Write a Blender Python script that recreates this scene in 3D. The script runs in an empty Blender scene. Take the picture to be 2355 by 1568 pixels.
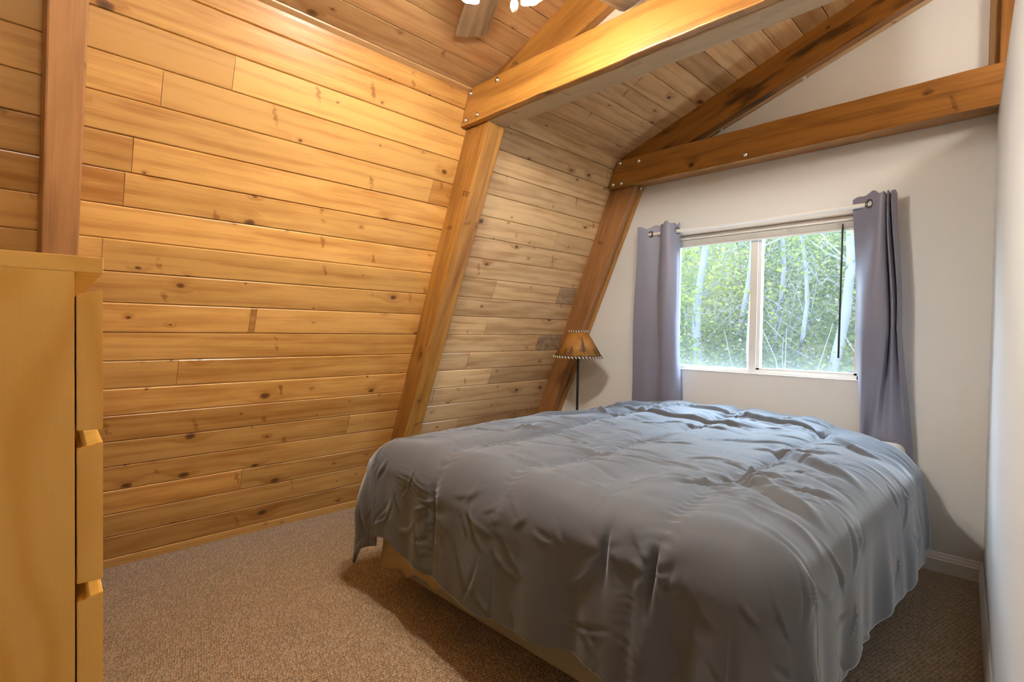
import bpy, bmesh, math, random
import numpy as np
from mathutils import Vector, Matrix
rng = random.Random(11)
S = bpy.context.scene
COL = S.collection

# ------------------------------------------------------------------ helpers
def link(o, parent=None):
    COL.objects.link(o)
    if parent is not None:
        o.parent = parent
        o.matrix_parent_inverse = parent.matrix_basis.inverted()
    return o

def tag(o, label=None, cat=None, group=None, kind=None):
    if label: o['label'] = label
    if cat: o['category'] = cat
    if group: o['group'] = group
    if kind: o['kind'] = kind
    return o

def empty(name, loc=(0, 0, 0), label=None, cat=None, group=None, kind=None):
    o = bpy.data.objects.new(name, None)
    o.location = loc
    o.empty_display_size = 0.1
    link(o)
    return tag(o, label, cat, group, kind)

class MB:
    """collects polygons (with per-corner uv and a per-vertex random tone) for ONE mesh object"""
    def __init__(s):
        s.v = []; s.f = []; s.uv = []; s.c = []; s.mi = []; s.sm = []
    def add(s, verts, faces, uvs=None, tone=(.5, .5, 0), mi=0, smooth=False):
        b = len(s.v)
        s.v += [tuple(p) for p in verts]
        s.c += [tuple(tone)] * len(verts)
        for k, f in enumerate(faces):
            s.f.append([b + i for i in f])
            s.uv.append(uvs[k] if uvs else [(0, 0)] * len(f))
            s.mi.append(mi); s.sm.append(smooth)
    def box(s, x0, x1, y0, y1, z0, z1, mi=0):
        V = [(x, y, z) for z in (z0, z1) for y in (y0, y1) for x in (x0, x1)]
        s.hexa(V, mi=mi)
    def hexa(s, V, mi=0, tone=(.5, .5, 0), axis=None, off=None, bevel=0.0, segs=2, cuts=0, wav=0.0, smooth=False):
        """8 corners ordered (x0y0z0,x1y0z0,x0y1z0,x1y1z0, then z1)"""
        F = [(0, 2, 3, 1), (4, 5, 7, 6), (0, 1, 5, 4), (2, 6, 7, 3), (0, 4, 6, 2), (1, 3, 7, 5)]
        bm = bmesh.new()
        vs = [bm.verts.new(p) for p in V]
        for f in F: bm.faces.new([vs[i] for i in f])
        bmesh.ops.recalc_face_normals(bm, faces=bm.faces)
        if bevel > 0:
            bmesh.ops.bevel(bm, geom=list(bm.edges), offset=bevel, segments=segs, affect='EDGES', profile=.6)
        if cuts and axis is not None:
            a = Vector(axis).normalized()
            es = [e for e in bm.edges if abs((e.verts[1].co - e.verts[0].co).normalized().dot(a)) > .97 and e.calc_length() > .3]
            bmesh.ops.subdivide_edges(bm, edges=es, cuts=cuts)
            if wav:
                for v in bm.verts:
                    t = v.co.dot(a)
                    h = math.sin(t * 9.1 + V[0][0]) * .5 + math.sin(t * 23.7 + 1.3) * .3 + math.sin(t * 51. + .7) * .2
                    v.co.z += h * wav
        s.bm(bm, axis, off, tone, mi, smooth)
        bm.free()
    def bm(s, bm, axis=None, off=None, tone=(.5, .5, 0), mi=0, smooth=False):
        bm.verts.ensure_lookup_table(); bm.verts.index_update(); bm.normal_update()
        a = Vector(axis).normalized() if axis is not None else Vector((1, 0, 0))
        o = off if off is not None else (rng.uniform(0, 40), rng.uniform(0, 40))
        fs = []; us = []
        for f in bm.faces:
            n = f.normal
            b = n.cross(a)
            if b.length < .25:
                a2 = Vector((0, 0, 1)) if abs(a.z) < .7 else Vector((1, 0, 0))
                b = n.cross(a2).normalized(); aa = b.cross(n)
            else:
                b.normalize(); aa = a
            fs.append([v.index for v in f.verts])
            k = n.dot(Vector((.31, .57, .83))) * 3.7
            us.append([(v.co.dot(aa) + o[0], v.co.dot(b) + o[1] + round(k, 2)) for v in f.verts])
        s.add([v.co[:] for v in bm.verts], fs, us, tone, mi, smooth)
    def lathe(s, prof, c=(0, 0, 0), n=32, mi=0, smooth=True, axis='Z', M=None, closed=False):
        V = []; F = []; m = len(prof)
        for i in range(n):
            t = 2 * math.pi * i / n
            for r, z in prof:
                p = Vector((r * math.cos(t), r * math.sin(t), z))
                if M is not None: p = M @ p
                V.append((p + Vector(c))[:])
        for i in range(n):
            j = (i + 1) % n
            for k in range(m - 1 + (1 if closed else 0)):
                k2 = (k + 1) % m
                F.append((i * m + k, j * m + k, j * m + k2, i * m + k2))
        s.add(V, F, mi=mi, smooth=smooth)
    def tube(s, pts, r, n=10, mi=0, cap=True, smooth=True):
        pts = [Vector(p) for p in pts]
        rs = r if isinstance(r, (list, tuple)) else [r] * len(pts)
        V = []; F = []
        up = Vector((0, 0, 1))
        for i, p in enumerate(pts):
            d = (pts[min(i + 1, len(pts) - 1)] - pts[max(i - 1, 0)]).normalized()
            if abs(d.dot(up)) > .98: u = Vector((1, 0, 0))
            else: u = up
            a = d.cross(u).normalized(); b = a.cross(d)
            for k in range(n):
                t = 2 * math.pi * k / n
                V.append((p + (a * math.cos(t) + b * math.sin(t)) * rs[i])[:])
        for i in range(len(pts) - 1):
            for k in range(n):
                F.append((i * n + k, i * n + (k + 1) % n, (i + 1) * n + (k + 1) % n, (i + 1) * n + k))
        s.add(V, F, mi=mi, smooth=smooth)
        if cap:
            b0 = [V[k] for k in range(n)][::-1]; b1 = [V[(len(pts) - 1) * n + k] for k in range(n)]
            s.add(b0, [list(range(n))], mi=mi); s.add(b1, [list(range(n))], mi=mi)
    def build(s, name, mats, parent=None, loc=None):
        me = bpy.data.meshes.new(name)
        me.from_pydata(s.v, [], s.f)
        if not isinstance(mats, (list, tuple)): mats = [mats]
        for m in mats: me.materials.append(m)
        me.polygons.foreach_set('material_index', s.mi)
        me.polygons.foreach_set('use_smooth', s.sm)
        ul = me.uv_layers.new(name='UVMap')
        flat = [x for f in s.uv for c in f for x in c]
        ul.data.foreach_set('uv', flat)
        ca = me.color_attributes.new('rnd', 'FLOAT_COLOR', 'POINT')
        ca.data.foreach_set('color', [x for c in s.c for x in (c[0], c[1], c[2], 1.0)])
        me.validate(); me.update()
        o = bpy.data.objects.new(name, me)
        if loc is not None:
            me.transform(Matrix.Translation(-Vector(loc))); o.location = loc
        return link(o, parent)

# ------------------------------------------------------------------ materials
class NT:
    def __init__(s, name):
        s.m = bpy.data.materials.new(name); s.m.use_nodes = True
        s.t = s.m.node_tree; s.t.nodes.clear()
        s.out = s.t.nodes.new('ShaderNodeOutputMaterial')
    def n(s, typ, _out=0, **kw):
        nd = s.t.nodes.new(typ)
        ins = kw.pop('ins', {})
        for k, v in kw.items(): setattr(nd, k, v)
        for k, v in ins.items():
            sock = nd.inputs[k]
            if isinstance(v, bpy.types.NodeSocket): s.t.links.new(v, sock)
            else: sock.default_value = v
        return nd
    def ma(s, op, a, b=0.0, c=0.0, clamp=False):
        nd = s.n('ShaderNodeMath', operation=op, use_clamp=clamp, ins={0: a, 1: b, 2: c})
        return nd.outputs[0]
    def mr(s, v, a, b, c=0.0, d=1.0, smooth=True):
        nd = s.n('ShaderNodeMapRange', interpolation_type='SMOOTHSTEP' if smooth else 'LINEAR', ins={0: v, 1: a, 2: b, 3: c, 4: d})
        return nd.outputs[0]
    def mix(s, f, a, b, mode='MIX'):
        nd = s.n('ShaderNodeMix', data_type='RGBA', blend_type=mode, ins={0: f})
        for k, v in ((6, a), (7, b)):
            if isinstance(v, bpy.types.NodeSocket): s.t.links.new(v, nd.inputs[k])
            else: nd.inputs[k].default_value = (*v, 1) if len(v) == 3 else v
        return nd.outputs[2]
    def xyz(s, x, y, z=0.0):
        return s.n('ShaderNodeCombineXYZ', ins={0: x, 1: y, 2: z}).outputs[0]
    def noise(s, vec, scale=1.0, detail=2.0, rough=.5, dim='3D'):
        return s.n('ShaderNodeTexNoise', noise_dimensions=dim, ins={'Vector': vec, 'Scale': scale, 'Detail': detail, 'Roughness': rough}).outputs[0]
    def bump(s, h, strength=.2, dist=.01):
        return s.n('ShaderNodeBump', ins={'Height': h, 'Strength': strength, 'Distance': dist}).outputs[0]
    def pbsdf(s, **ins):
        p = s.n('ShaderNodeBsdfPrincipled')
        for k, v in ins.items():
            k = k.replace('_', ' ')
            sock = p.inputs[k]
            if isinstance(v, bpy.types.NodeSocket): s.t.links.new(v, sock)
            elif isinstance(v, (tuple, list)) and len(v) == 3: sock.default_value = (*v, 1)
            else: sock.default_value = v
        s.t.links.new(p.outputs[0], s.out.inputs[0])
        return p

def srgb(r, g, b):
    f = lambda c: (c / 255 / 12.92) if c / 255 <= .04045 else ((c / 255 + .055) / 1.055) ** 2.4
    return (f(r), f(g), f(b))

def wood(name, light, dark, knot=(.10, .035, .010), dens=.5, kd=4.5, ring=95., rough=.38, contrast=1.0, tone=.30, coat=.15, weath=0.0):
    t = NT(name)
    uv = t.n('ShaderNodeUVMap', uv_map='UVMap').outputs[0]
    sp = t.n('ShaderNodeSeparateXYZ', ins={0: uv}).outputs
    u, v = sp[0], sp[1]
    at = t.n('ShaderNodeAttribute', attribute_name='rnd').outputs['Color']
    sc = t.n('ShaderNodeSeparateColor', ins={0: at}).outputs
    r, g, b = sc[0], sc[1], sc[2]
    low = t.noise(t.xyz(t.ma('MULTIPLY', u, 1.1), t.ma('MULTIPLY', v, 9.0)), 1, 2)
    mid = t.noise(t.xyz(t.ma('MULTIPLY', u, 5.0), t.ma('MULTIPLY', v, 22.0)), 1, 3)
    wj = t.noise(t.xyz(u, v), 14.0, 2)
    vec = t.xyz(t.ma('MULTIPLY_ADD', wj, .05, t.ma('MULTIPLY', u, kd * .8)), t.ma('MULTIPLY_ADD', wj, .05, t.ma('MULTIPLY', v, kd * 1.25)))
    vo = t.n('ShaderNodeTexVoronoi', voronoi_dimensions='2D', ins={'Vector': vec, 'Scale': 1.0})
    dist = vo.outputs['Distance']
    vc = t.n('ShaderNodeSeparateColor', ins={0: vo.outputs['Color']}).outputs
    pres = t.ma('GREATER_THAN', vc[0], 1 - dens * .8)
    size = t.ma('MULTIPLY_ADD', t.ma('POWER', vc[1], 3.5), .085, .022)
    wj2 = t.noise(t.xyz(u, v), 55.0, 2)
    dk = t.ma('DIVIDE', t.ma('ADD', dist, t.ma('MULTIPLY', t.ma('SUBTRACT', wj2, .5), .035)), size)
    # spike knots: short smears lying across the grain
    sv = t.xyz(t.ma('ADD', t.ma('MULTIPLY', u, 3.1), t.ma('ADD', t.ma('MULTIPLY', v, .9), t.ma('MULTIPLY', wj2, .12))), t.ma('MULTIPLY_ADD', v, 3.4, 3.3))
    vs_ = t.n('ShaderNodeTexVoronoi', voronoi_dimensions='2D', distance='EUCLIDEAN', ins={'Vector': sv, 'Scale': 1.0})
    vsc = t.n('ShaderNodeSeparateColor', ins={0: vs_.outputs['Color']}).outputs
    po_ = t.n('ShaderNodeVectorMath', operation='SUBTRACT', ins={0: sv, 1: vs_.outputs['Position']}).outputs[0]
    ps_ = t.n('ShaderNodeSeparateXYZ', ins={0: po_}).outputs
    el = t.ma('ADD', t.ma('POWER', t.ma('MULTIPLY', ps_[0], 34.), 2.0), t.ma('POWER', t.ma('MULTIPLY', ps_[1], 7.5), 2.0))
    spk = t.ma('MULTIPLY', t.mr(el, 1.6, .1), t.ma('GREATER_THAN', vsc[0], 1 - dens * .75))
    spk = t.ma('MULTIPLY', spk, t.mr(mid, .38, .6))
    kn = t.ma('MULTIPLY', t.mr(dk, 1.15, .7), pres)
    core = t.ma('MULTIPLY', t.mr(dk, .75, .2), pres)
    halo = t.ma('MULTIPLY', t.mr(dk, 4.5, .8), pres)
    ph = t.ma('ADD', t.ma('MULTIPLY_ADD', low, 16.0, t.ma('MULTIPLY', v, ring)), t.ma('MULTIPLY', halo, 4.0))
    rg = t.ma('MULTIPLY_ADD', t.ma('SINE', ph), .5, .5)
    rg = t.ma('POWER', rg, 2.0)
    fib = t.noise(t.xyz(t.ma('MULTIPLY', u, 7.0), t.ma('MULTIPLY', v, 300.0)), 1, 2)
    stq = t.noise(t.xyz(t.ma('MULTIPLY', u, 2.4), t.ma('MULTIPLY', v, 85.0)), 1, 3, .65)
    d = t.ma('MULTIPLY', rg, .24 * contrast)
    d = t.ma('ADD', d, t.ma('MULTIPLY', t.ma('SUBTRACT', stq, .5), .75 * contrast))
    d = t.ma('ADD', d, t.ma('MULTIPLY', t.ma('SUBTRACT', fib, .5), .45 * contrast))
    d = t.ma('ADD', d, t.ma('MULTIPLY', t.ma('SUBTRACT', low, .45), .85 * contrast))
    d = t.ma('ADD', d, t.ma('MULTIPLY', t.ma('SUBTRACT', mid, .5), .7 * contrast))
    d = t.ma('ADD', d, t.ma('MULTIPLY', halo, .34))
    d = t.ma('ADD', d, t.ma('MULTIPLY', spk, .55))
    d = t.ma('ADD', d, t.ma('MULTIPLY', t.ma('SUBTRACT', g, .5), .7))
    d = t.ma('ADD', d, .12, clamp=True)
    col = t.mix(d, light, dark)
    val = t.ma('MULTIPLY_ADD', r, tone, 1 - tone / 2)
    col = t.mix(1.0, col, t.xyz(val, val, val), 'MULTIPLY')
    col = t.mix(t.ma('MULTIPLY', kn, .75), col, knot)
    col = t.mix(t.ma('MULTIPLY', core, .6), col, tuple(c * .35 for c in knot))
    col = t.mix(t.ma('MULTIPLY', spk, .45), col, tuple(.6 * a_ + .4 * b_ for a_, b_ in zip(knot, dark)))
    stain = t.ma('MULTIPLY', b, t.ma('MULTIPLY', t.noise(t.xyz(u, v), 26., 3), 1.5), clamp=True)
    col = t.mix(stain, col, (.12, .095, .08))
    if weath:
        wn = t.mr(t.noise(t.xyz(t.ma('MULTIPLY', u, 3.), t.ma('MULTIPLY', v, 14.)), 1, 4), .5, .66)
        col = t.mix(t.ma('MULTIPLY', wn, weath), col, tuple(c * .22 for c in dark))
    und = t.noise(t.xyz(t.ma('MULTIPLY', u, 6.0), t.ma('MULTIPLY', v, 26.0)), 1, 1)
    h = t.ma('MULTIPLY_ADD', t.noise(t.xyz(t.ma('MULTIPLY', u, 7.0), t.ma('MULTIPLY', v, 260.0)), 1, 0), .35, und)
    ro = t.ma('MULTIPLY_ADD', fib, .16, rough - .08)
    t.pbsdf(Base_Color=col, Roughness=ro, Normal=t.bump(h, .35, .0012), Coat_Weight=coat, Coat_Roughness=.22)
    return t.m

def plain(name, col, rough=.5, metal=0.0, bump=0.0, scale=200., var=0.0, **kw):
    t = NT(name)
    tc = t.n('ShaderNodeTexCoord').outputs['Object']
    nz = t.noise(tc, scale, 3)
    c = col
    if var:
        lo = t.noise(tc, 3.0, 3)
        c = t.mix(lo, tuple(x * (1 - var) for x in col), tuple(min(1, x * (1 + var)) for x in col))
    a = dict(Base_Color=c, Roughness=rough, Metallic=metal)
    if bump: a['Normal'] = t.bump(nz, bump, .002)
    a.update(kw)
    t.pbsdf(**a)
    return t.m

WL = wood('pine_board', (.63, .345, .100), (.37, .150, .028), dens=.75, kd=5.0, tone=.36, contrast=1.35)
WB = wood('pine_board_daylit', (.66, .44, .225), (.37, .195, .073), dens=.8, kd=4.8, tone=.38, contrast=1.4)  # paler copy of the wall pine, window daylight put into its colour
WC = wood('pine_ceiling', (.62, .375, .175), (.37, .185, .07), dens=.5, kd=4.0, tone=.34, contrast=1.35)
WP = wood('timber_honey', (.44, .21, .045), (.21, .08, .014), dens=.55, kd=3.6, ring=60., tone=.25, contrast=1.6)
WD = wood('timber_dark', (.38, .165, .030), (.135, .044, .007), knot=(.055, .018, .005), dens=.55, kd=3.2, ring=60., tone=.3, contrast=1.6)
WX = wood('timber_rough', (.42, .195, .065), (.20, .08, .024), dens=.4, kd=2.6, ring=50., tone=.2, contrast=1.2, rough=.5)
WR = wood('timber_dark_marked', (.36, .145, .022), (.18, .060, .009), knot=(.04, .014, .004), dens=.45, kd=3.0, ring=90., tone=.3, weath=.9)
WS = wood('timber_sawn_pale', (.62, .47, .29), (.42, .30, .18), dens=.25, kd=2.6, ring=45., tone=.2, rough=.6, coat=0)
PLY = wood('blade_wood', (.36, .26, .17), (.13, .085, .05), dens=0, kd=3, ring=120., contrast=1.6, rough=.45, tone=.1)

def birch():
    t = NT('birch_veneer')
    uv = t.n('ShaderNodeUVMap', uv_map='UVMap').outputs[0]
    sp = t.n('ShaderNodeSeparateXYZ', ins={0: uv}).outputs
    low = t.noise(t.xyz(t.ma('MULTIPLY', sp[0], 2.2), t.ma('MULTIPLY', sp[1], 5.)), 1, 1)
    ph = t.ma('MULTIPLY_ADD', low, 22., t.ma('MULTIPLY', sp[1], 62.))
    rg = t.ma('POWER', t.ma('MULTIPLY_ADD', t.ma('SINE', ph), .5, .5), 3.0)
    fib = t.noise(t.xyz(t.ma('MULTIPLY', sp[0], 12.), t.ma('MULTIPLY', sp[1], 380.)), 1, 2)
    d = t.ma('MULTIPLY_ADD', rg, .55, t.ma('MULTIPLY', fib, .30), clamp=True)
    col = t.mix(d, (.86, .53, .13), (.72, .37, .052))
    t.pbsdf(Base_Color=col, Roughness=.42, Normal=t.bump(fib, .05, .001))
    return t.m
BIR = birch()

WALL = plain('wall_paint', srgb(228, 228, 225), .62, bump=.25, scale=260., var=.012)
TANW = plain('gable_warm_lit', srgb(205, 192, 172), .7, bump=.2, scale=260.)  # white wall with the fan's warm light put into the colour
TRIMW = plain('trim_white', srgb(238, 236, 230), .38)
VINYL = plain('vinyl_white', srgb(236, 234, 228), .35)
SLAT = plain('slat_white', srgb(228, 226, 220), .4)
STEEL = plain('bolt_zinc', (.78, .76, .72), .28, 1.0)
BLACK = plain('black_metal', (.018, .017, .017), .38, .3)
DARKW = plain('wand_brown', (.035, .028, .016), .35)
CHROME = plain('grommet_metal', (.22, .22, .24), .22, 1.0)
RODW = plain('rod_white', srgb(240, 238, 232), .25)
BRASS = plain('fan_bronze', (.35, .22, .09), .3, .9)
SHEET = plain('sheet_cream', srgb(172, 148, 110), .85, bump=.3, scale=120.)
BOXS = plain('box_spring_cloth', srgb(140, 132, 118), .9, bump=.4, scale=160., var=.22)
MATT = plain('mattress_white', srgb(226, 222, 212), .8, bump=.2)
LACE = plain('lacing_white', srgb(225, 214, 190), .7)
LACED = plain('lacing_dark', (.05, .03, .015), .7)
INK = plain('tree_ink', (.10, .055, .02), .8)
STAMP = plain('stamp_ink', (.045, .025, .012), .8)
LEAFB = plain('dry_leaf_brown', (.16, .10, .03), .8)

def cloth(name, col, rough, sheen, spec=.5, b=.15, scale=900., tint=(1, 1, 1)):
    t = NT(name)
    tc = t.n('ShaderNodeTexCoord').outputs['Object']
    n1 = t.noise(tc, scale, 2); n2 = t.noise(tc, 22., 3)
    h = t.ma('MULTIPLY_ADD', n2, 1.2, t.ma('MULTIPLY', n1, .25))
    t.pbsdf(Base_Color=col, Roughness=rough, Normal=t.bump(h, b, .004), Sheen_Weight=sheen, Sheen_Roughness=.35, Sheen_Tint=tint, Specular_IOR_Level=spec)
    return t.m
COMF = cloth('comforter_grey', (.106, .113, .127), .66, .85, .30, .08, 700., (.80, .90, 1))
CURT = cloth('curtain_satin', (.235, .24, .32), .40, .25, .5, .05)

def shade_mat():
    t = NT('parchment_shade')
    tc = t.n('ShaderNodeTexCoord').outputs['Object']
    n = t.noise(tc, 14., 4)
    c = t.mix(t.mr(n, .3, .7), (.60, .285, .055), (.43, .175, .028))
    d = t.n('ShaderNodeBsdfPrincipled', ins={'Base Color': c, 'Roughness': .55})
    tr = t.n('ShaderNodeBsdfTranslucent', ins={'Color': c})
    mx = t.n('ShaderNodeMixShader', ins={0: .3, 1: d.outputs[0], 2: tr.outputs[0]})
    t.t.links.new(mx.outputs[0], t.out.inputs[0])
    return t.m
PARCH = shade_mat()

def glass_mat():
    t = NT('window_glass')
    tc = t.n('ShaderNodeTexCoord').outputs['Object']
    n = t.noise(tc, 3.5, 5); n2 = t.noise(tc, 60., 3)
    sp = t.n('ShaderNodeSeparateXYZ', ins={0: tc}).outputs
    dirt_glare = t.ma('MULTIPLY_ADD', t.mr(n, .35, .75), .03, .035)
    edge = t.ma('MULTIPLY', t.mr(t.ma('MULTIPLY_ADD', n, .18, sp[2]), .30, .02), .10)   # dirt film and glare haze painted along the bottom rail
    dirt_glare = t.ma('ADD', dirt_glare, t.ma('ADD', edge, t.ma('MULTIPLY', t.mr(n2, .6, .8), .03)), clamp=True)
    fr = t.n('ShaderNodeFresnel', ins={0: 1.5}).outputs[0]
    gl = t.n('ShaderNodeBsdfGlossy', ins={'Color': (1, 1, 1, 1), 'Roughness': .004})
    tp = t.n('ShaderNodeBsdfTransparent', ins={'Color': (.97, .985, .975, 1)})
    m1 = t.n('ShaderNodeMixShader', ins={0: t.ma('MULTIPLY', fr, 1.4, clamp=True), 1: tp.outputs[0], 2: gl.outputs[0]})
    df = t.n('ShaderNodeBsdfDiffuse', ins={'Color': (.78, .84, .84, 1)})
    tl = t.n('ShaderNodeBsdfTranslucent', ins={'Color': (.78, .84, .84, 1)})
    m2 = t.n('ShaderNodeMixShader', ins={0: .6, 1: df.outputs[0], 2: tl.outputs[0]})
    m3 = t.n('ShaderNodeMixShader', ins={0: dirt_glare, 1: m1.outputs[0], 2: m2.outputs[0]})
    t.t.links.new(m3.outputs[0], t.out.inputs[0])
    return t.m
GLASS = glass_mat()

def frosted():
    t = NT('frosted_shade_glass')
    tl = t.n('ShaderNodeBsdfTranslucent', ins={'Color': (.95, .88, .75, 1)})
    tp = t.n('ShaderNodeBsdfTransparent', ins={'Color': (1, .96, .88, 1)})
    gl = t.n('ShaderNodeBsdfGlossy', ins={'Color': (1, 1, 1, 1), 'Roughness': .2})
    m1 = t.n('ShaderNodeMixShader', ins={0: .14, 1: tl.outputs[0], 2: tp.outputs[0]})
    m2 = t.n('ShaderNodeMixShader', ins={0: .06, 1: m1.outputs[0], 2: gl.outputs[0]})
    t.t.links.new(m2.outputs[0], t.out.inputs[0])
    return t.m
FROST = frosted()

def emis(name, col, st):
    t = NT(name)
    e = t.n('ShaderNodeEmission', ins={'Color': (*col, 1), 'Strength': st})
    t.t.links.new(e.outputs[0], t.out.inputs[0])
    return t.m
BULB = emis('lit_bulb', (1.0, .92, .82), 680.)

def carpet():
    t = NT('loop_carpet')
    tc = t.n('ShaderNodeTexCoord').outputs['Object']
    sp = t.n('ShaderNodeSeparateXYZ', ins={0: tc}).outputs
    row = t.ma('MULTIPLY', t.ma('ADD', sp[1], t.ma('MULTIPLY', sp[0], .25)), 125.)
    vec = t.xyz(t.ma('MULTIPLY', t.ma('SUBTRACT', sp[0], t.ma('MULTIPLY', sp[1], .25)), 75.), row)
    vo = t.n('ShaderNodeTexVoronoi', voronoi_dimensions='2D', ins={'Vector': vec, 'Scale': 1.0, 'Randomness': .55})
    d = vo.outputs['Distance']
    vc = t.n('ShaderNodeSeparateColor', ins={0: vo.outputs['Color']}).outputs
    n = t.noise(tc, 9., 3); nf = t.noise(tc, 420., 2)
    k = t.ma('ADD', t.mr(d, .1, .7), t.ma('MULTIPLY', t.ma('SUBTRACT', nf, .5), .8), clamp=True)
    col = t.mix(k, (.56, .375, .195), (.145, .088, .043))
    col = t.mix(t.ma('MULTIPLY', t.ma('POWER', vc[0], 2.0), .55), col, (.15, .105, .068))
    col = t.mix(t.ma('MULTIPLY', t.ma('POWER', vc[1], 3.0), .5), col, (.58, .47, .36))
    col = t.mix(t.ma('MULTIPLY', n, .25), col, (.22, .155, .10))
    h = t.ma('SUBTRACT', t.ma('MULTIPLY', nf, .3), t.ma('MULTIPLY', d, 1.2))
    t.pbsdf(Base_Color=col, Roughness=.95, Normal=t.bump(h, .6, .006), Sheen_Weight=.35, Sheen_Roughness=.4)
    return t.m
CARP = carpet()

# ------------------------------------------------------------------ room constants (metres)
D = 3.20                                   # window wall
KX = lambda z: -2.986 + .4 * z             # sloping knee wall
CZ = lambda x: 2.328 + .356 * (x + 2.055)  # ceiling slope
XR = 0.0                                   # ridge
NS = math.sqrt(1 + .16)
JZ = 2.3245
PW = lambda y: -.134 - .0697 * (y - 3.21)  # partition face

# floor
m = MB(); m.add([(-3.1, -2.6, 0), (1.35, -2.6, 0), (1.35, 3.3, 0), (-3.1, 3.3, 0)], [(0, 1, 2, 3)])
tag(m.build('floor', CARP), 'brown loop pile carpet covering the bedroom floor', 'floor', kind='structure')

def board(mb, P0, du, dn, y0, y1, s0, s1, tone, mi=0):
    """one tongue and groove board on a plane: P0 + du*s, running along Y, facing dn"""
    g = .0075
    lift = rng.uniform(-.0012, .0012); tilt = rng.uniform(-.0012, .0012)
    prof = [(s0, -.009), (s0 + .0015, -.003), (s0 + .005, 0 + lift), (s0 + .03, .0005 + lift), ((s0 + s1) / 2, .0008 + lift), (s1 - .03, .0005 + lift + tilt),
            (s1 - .005, lift + tilt), (s1 - .0015, -.003), (s1, -.009)]
    V = []; F = []; U = []
    ou, ov = rng.uniform(0, 60), rng.uniform(0, 60)
    e = .0007
    for y in (y0 + e, y1 - e):
        for s, h in prof:
            p = P0 + du * s + dn * h
            V.append((p.x, y, p.z))
    n = len(prof)
    for i in range(n - 1):
        F.append((i, i + 1, n + i + 1, n + i))
        U.append([(y0 + ou, prof[i][0] + ov), (y0 + ou, prof[i + 1][0] + ov), (y1 + ou, prof[i + 1][0] + ov), (y1 + ou, prof[i][0] + ov)])
    # end grain
    for k in (0, 1):
        b = [i + k * n for i in range(n)]
        F.append(b); U.append([(ou, ov + prof[i][0]) for i in range(n)])
    mb.add(V, F, U, tone, mi)

def tone(): return (rng.random(), min(1, max(0, rng.gauss(.5, .22))), 0.0)

# knee wall, boards run along Y
mb = MB()
P0 = Vector((-2.986, 0, 0)); du = Vector((.4, 0, 1)) / NS; dn = Vector((1, 0, -.4)) / NS
SMAX = JZ * NS + .02
joints = {16: [.429], 17: [.649], 14: [.358, 2.7], 13: [.340], 11: [.287, 2.27], 9: [.831, .857, 2.283], 7: [.568, 2.21], 4: [1.438], 15: [1.629], 3: [2.272],
          11.5: [], 8: [2.83], 5: [2.0], 2: [.9], 6: [2.45]}
stained = {(11, 2.90): .6, (8, 2.83): .8}
k = -1
while True:
    s0 = (k + .39) * .125; s1 = s0 + .125
    if k == -1: s0 = -.03
    if s0 >= SMAX: break
    s0c, s1c = max(s0, -.03), min(s1, SMAX)
    if s1c - s0c > .012:
        ys = sorted(joints.get(k, []) + ([2.90] if k == 11 else []))
        # bay beyond the middle truss: same pine, window daylight put into its colour
        cuts = [-1.3] + [y for y in ys if y < 1.8] + [1.82] + [y for y in ys if y > 1.82] + [3.3]
        for a, b in zip(cuts[:-1], cuts[1:]):
            t3 = list(tone())
            if k == 9 and abs(a - .831) < 1e-6: t3[0] = .0; t3[1] = 1.0
            if (k, a) in stained: t3[2] = stained[(k, a)]
            board(mb, P0, du, dn, a, b, s0c, s1c, t3, 1 if a > 1.8 else 0)
    k += 1
# backing sheet
q = [P0 - du * .03 - dn * .012, P0 + du * SMAX - dn * .012]
mb.add([(q[0].x, -2.6, q[0].z), (q[1].x, -2.6, q[1].z), (q[1].x, 3.3, q[1].z), (q[0].x, 3.3, q[0].z)], [(0, 1, 2, 3)])
tag(mb.build('wall_left', [WL, WB]), 'sloping knee wall of varnished knotty pine boards', 'wall', kind='structure')

# ceiling, boards along Y
mb = MB()
cn = math.sqrt(1 + .356 ** 2)
P0c = Vector((-2.055, 0, 2.328)); duc = Vector((1, 0, .356)) / cn; dnc = Vector((.356, 0, -1)) / cn
SC = (XR + 2.055) * cn
for y0, y1, off in ((-2.6, 1.82, .25), (1.82, 3.3, .73)):
    k = -1
    while True:
        s0 = (k + off) * .125; s1 = s0 + .125
        if s0 >= SC: break
        a, b = max(s0, -.01), min(s1, SC)
        if b - a > .01:
            cuts = [y0] + ([rng.uniform(.3, 1.5)] if y0 < 0 and k in (1, 4, 6, 9) else []) + ([1.45] if y0 < 0 and k == 3 else []) + [y1]
            for c, d in zip(cuts[:-1], cuts[1:]): board(mb, P0c, duc, dnc, c, d, a, b, tone())
        k += 1
# far slope beyond the ridge
RZ = CZ(XR)
P0r = Vector((XR, 0, RZ)); dur = Vector((1, 0, -.356)) / cn; dnr = Vector((-.356, 0, -1)) / cn
for k in range(12): board(mb, P0r, dur, dnr, -2.6, 3.3, k * .125, (k + 1) * .125, tone())
up = Vector((0, 0, .013))
for A, B in ((P0c - duc * .01, P0c + duc * SC), (P0r, P0r + dur * 1.5)):
    A = A + up; B = B + up
    mb.add([(A.x, -2.6, A.z), (B.x, -2.6, B.z), (B.x, 3.3, B.z), (A.x, 3.3, A.z)], [(0, 1, 2, 3)])
tag(mb.build('ceiling', WC), 'sloping pine board ceiling rising to the ridge', 'ceiling', kind='structure')

# window wall with opening
WX0, WX1, WZ0, WZ1 = -1.72, -.62, .885, 1.756
mb = MB()
XE = 1.30
def quad(x0, x1, z0, z1, y=D): mb.add([(x0, y, z0), (x1, y, z0), (x1, y, z1), (x0, y, z1)], [(0, 1, 2, 3)])
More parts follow.
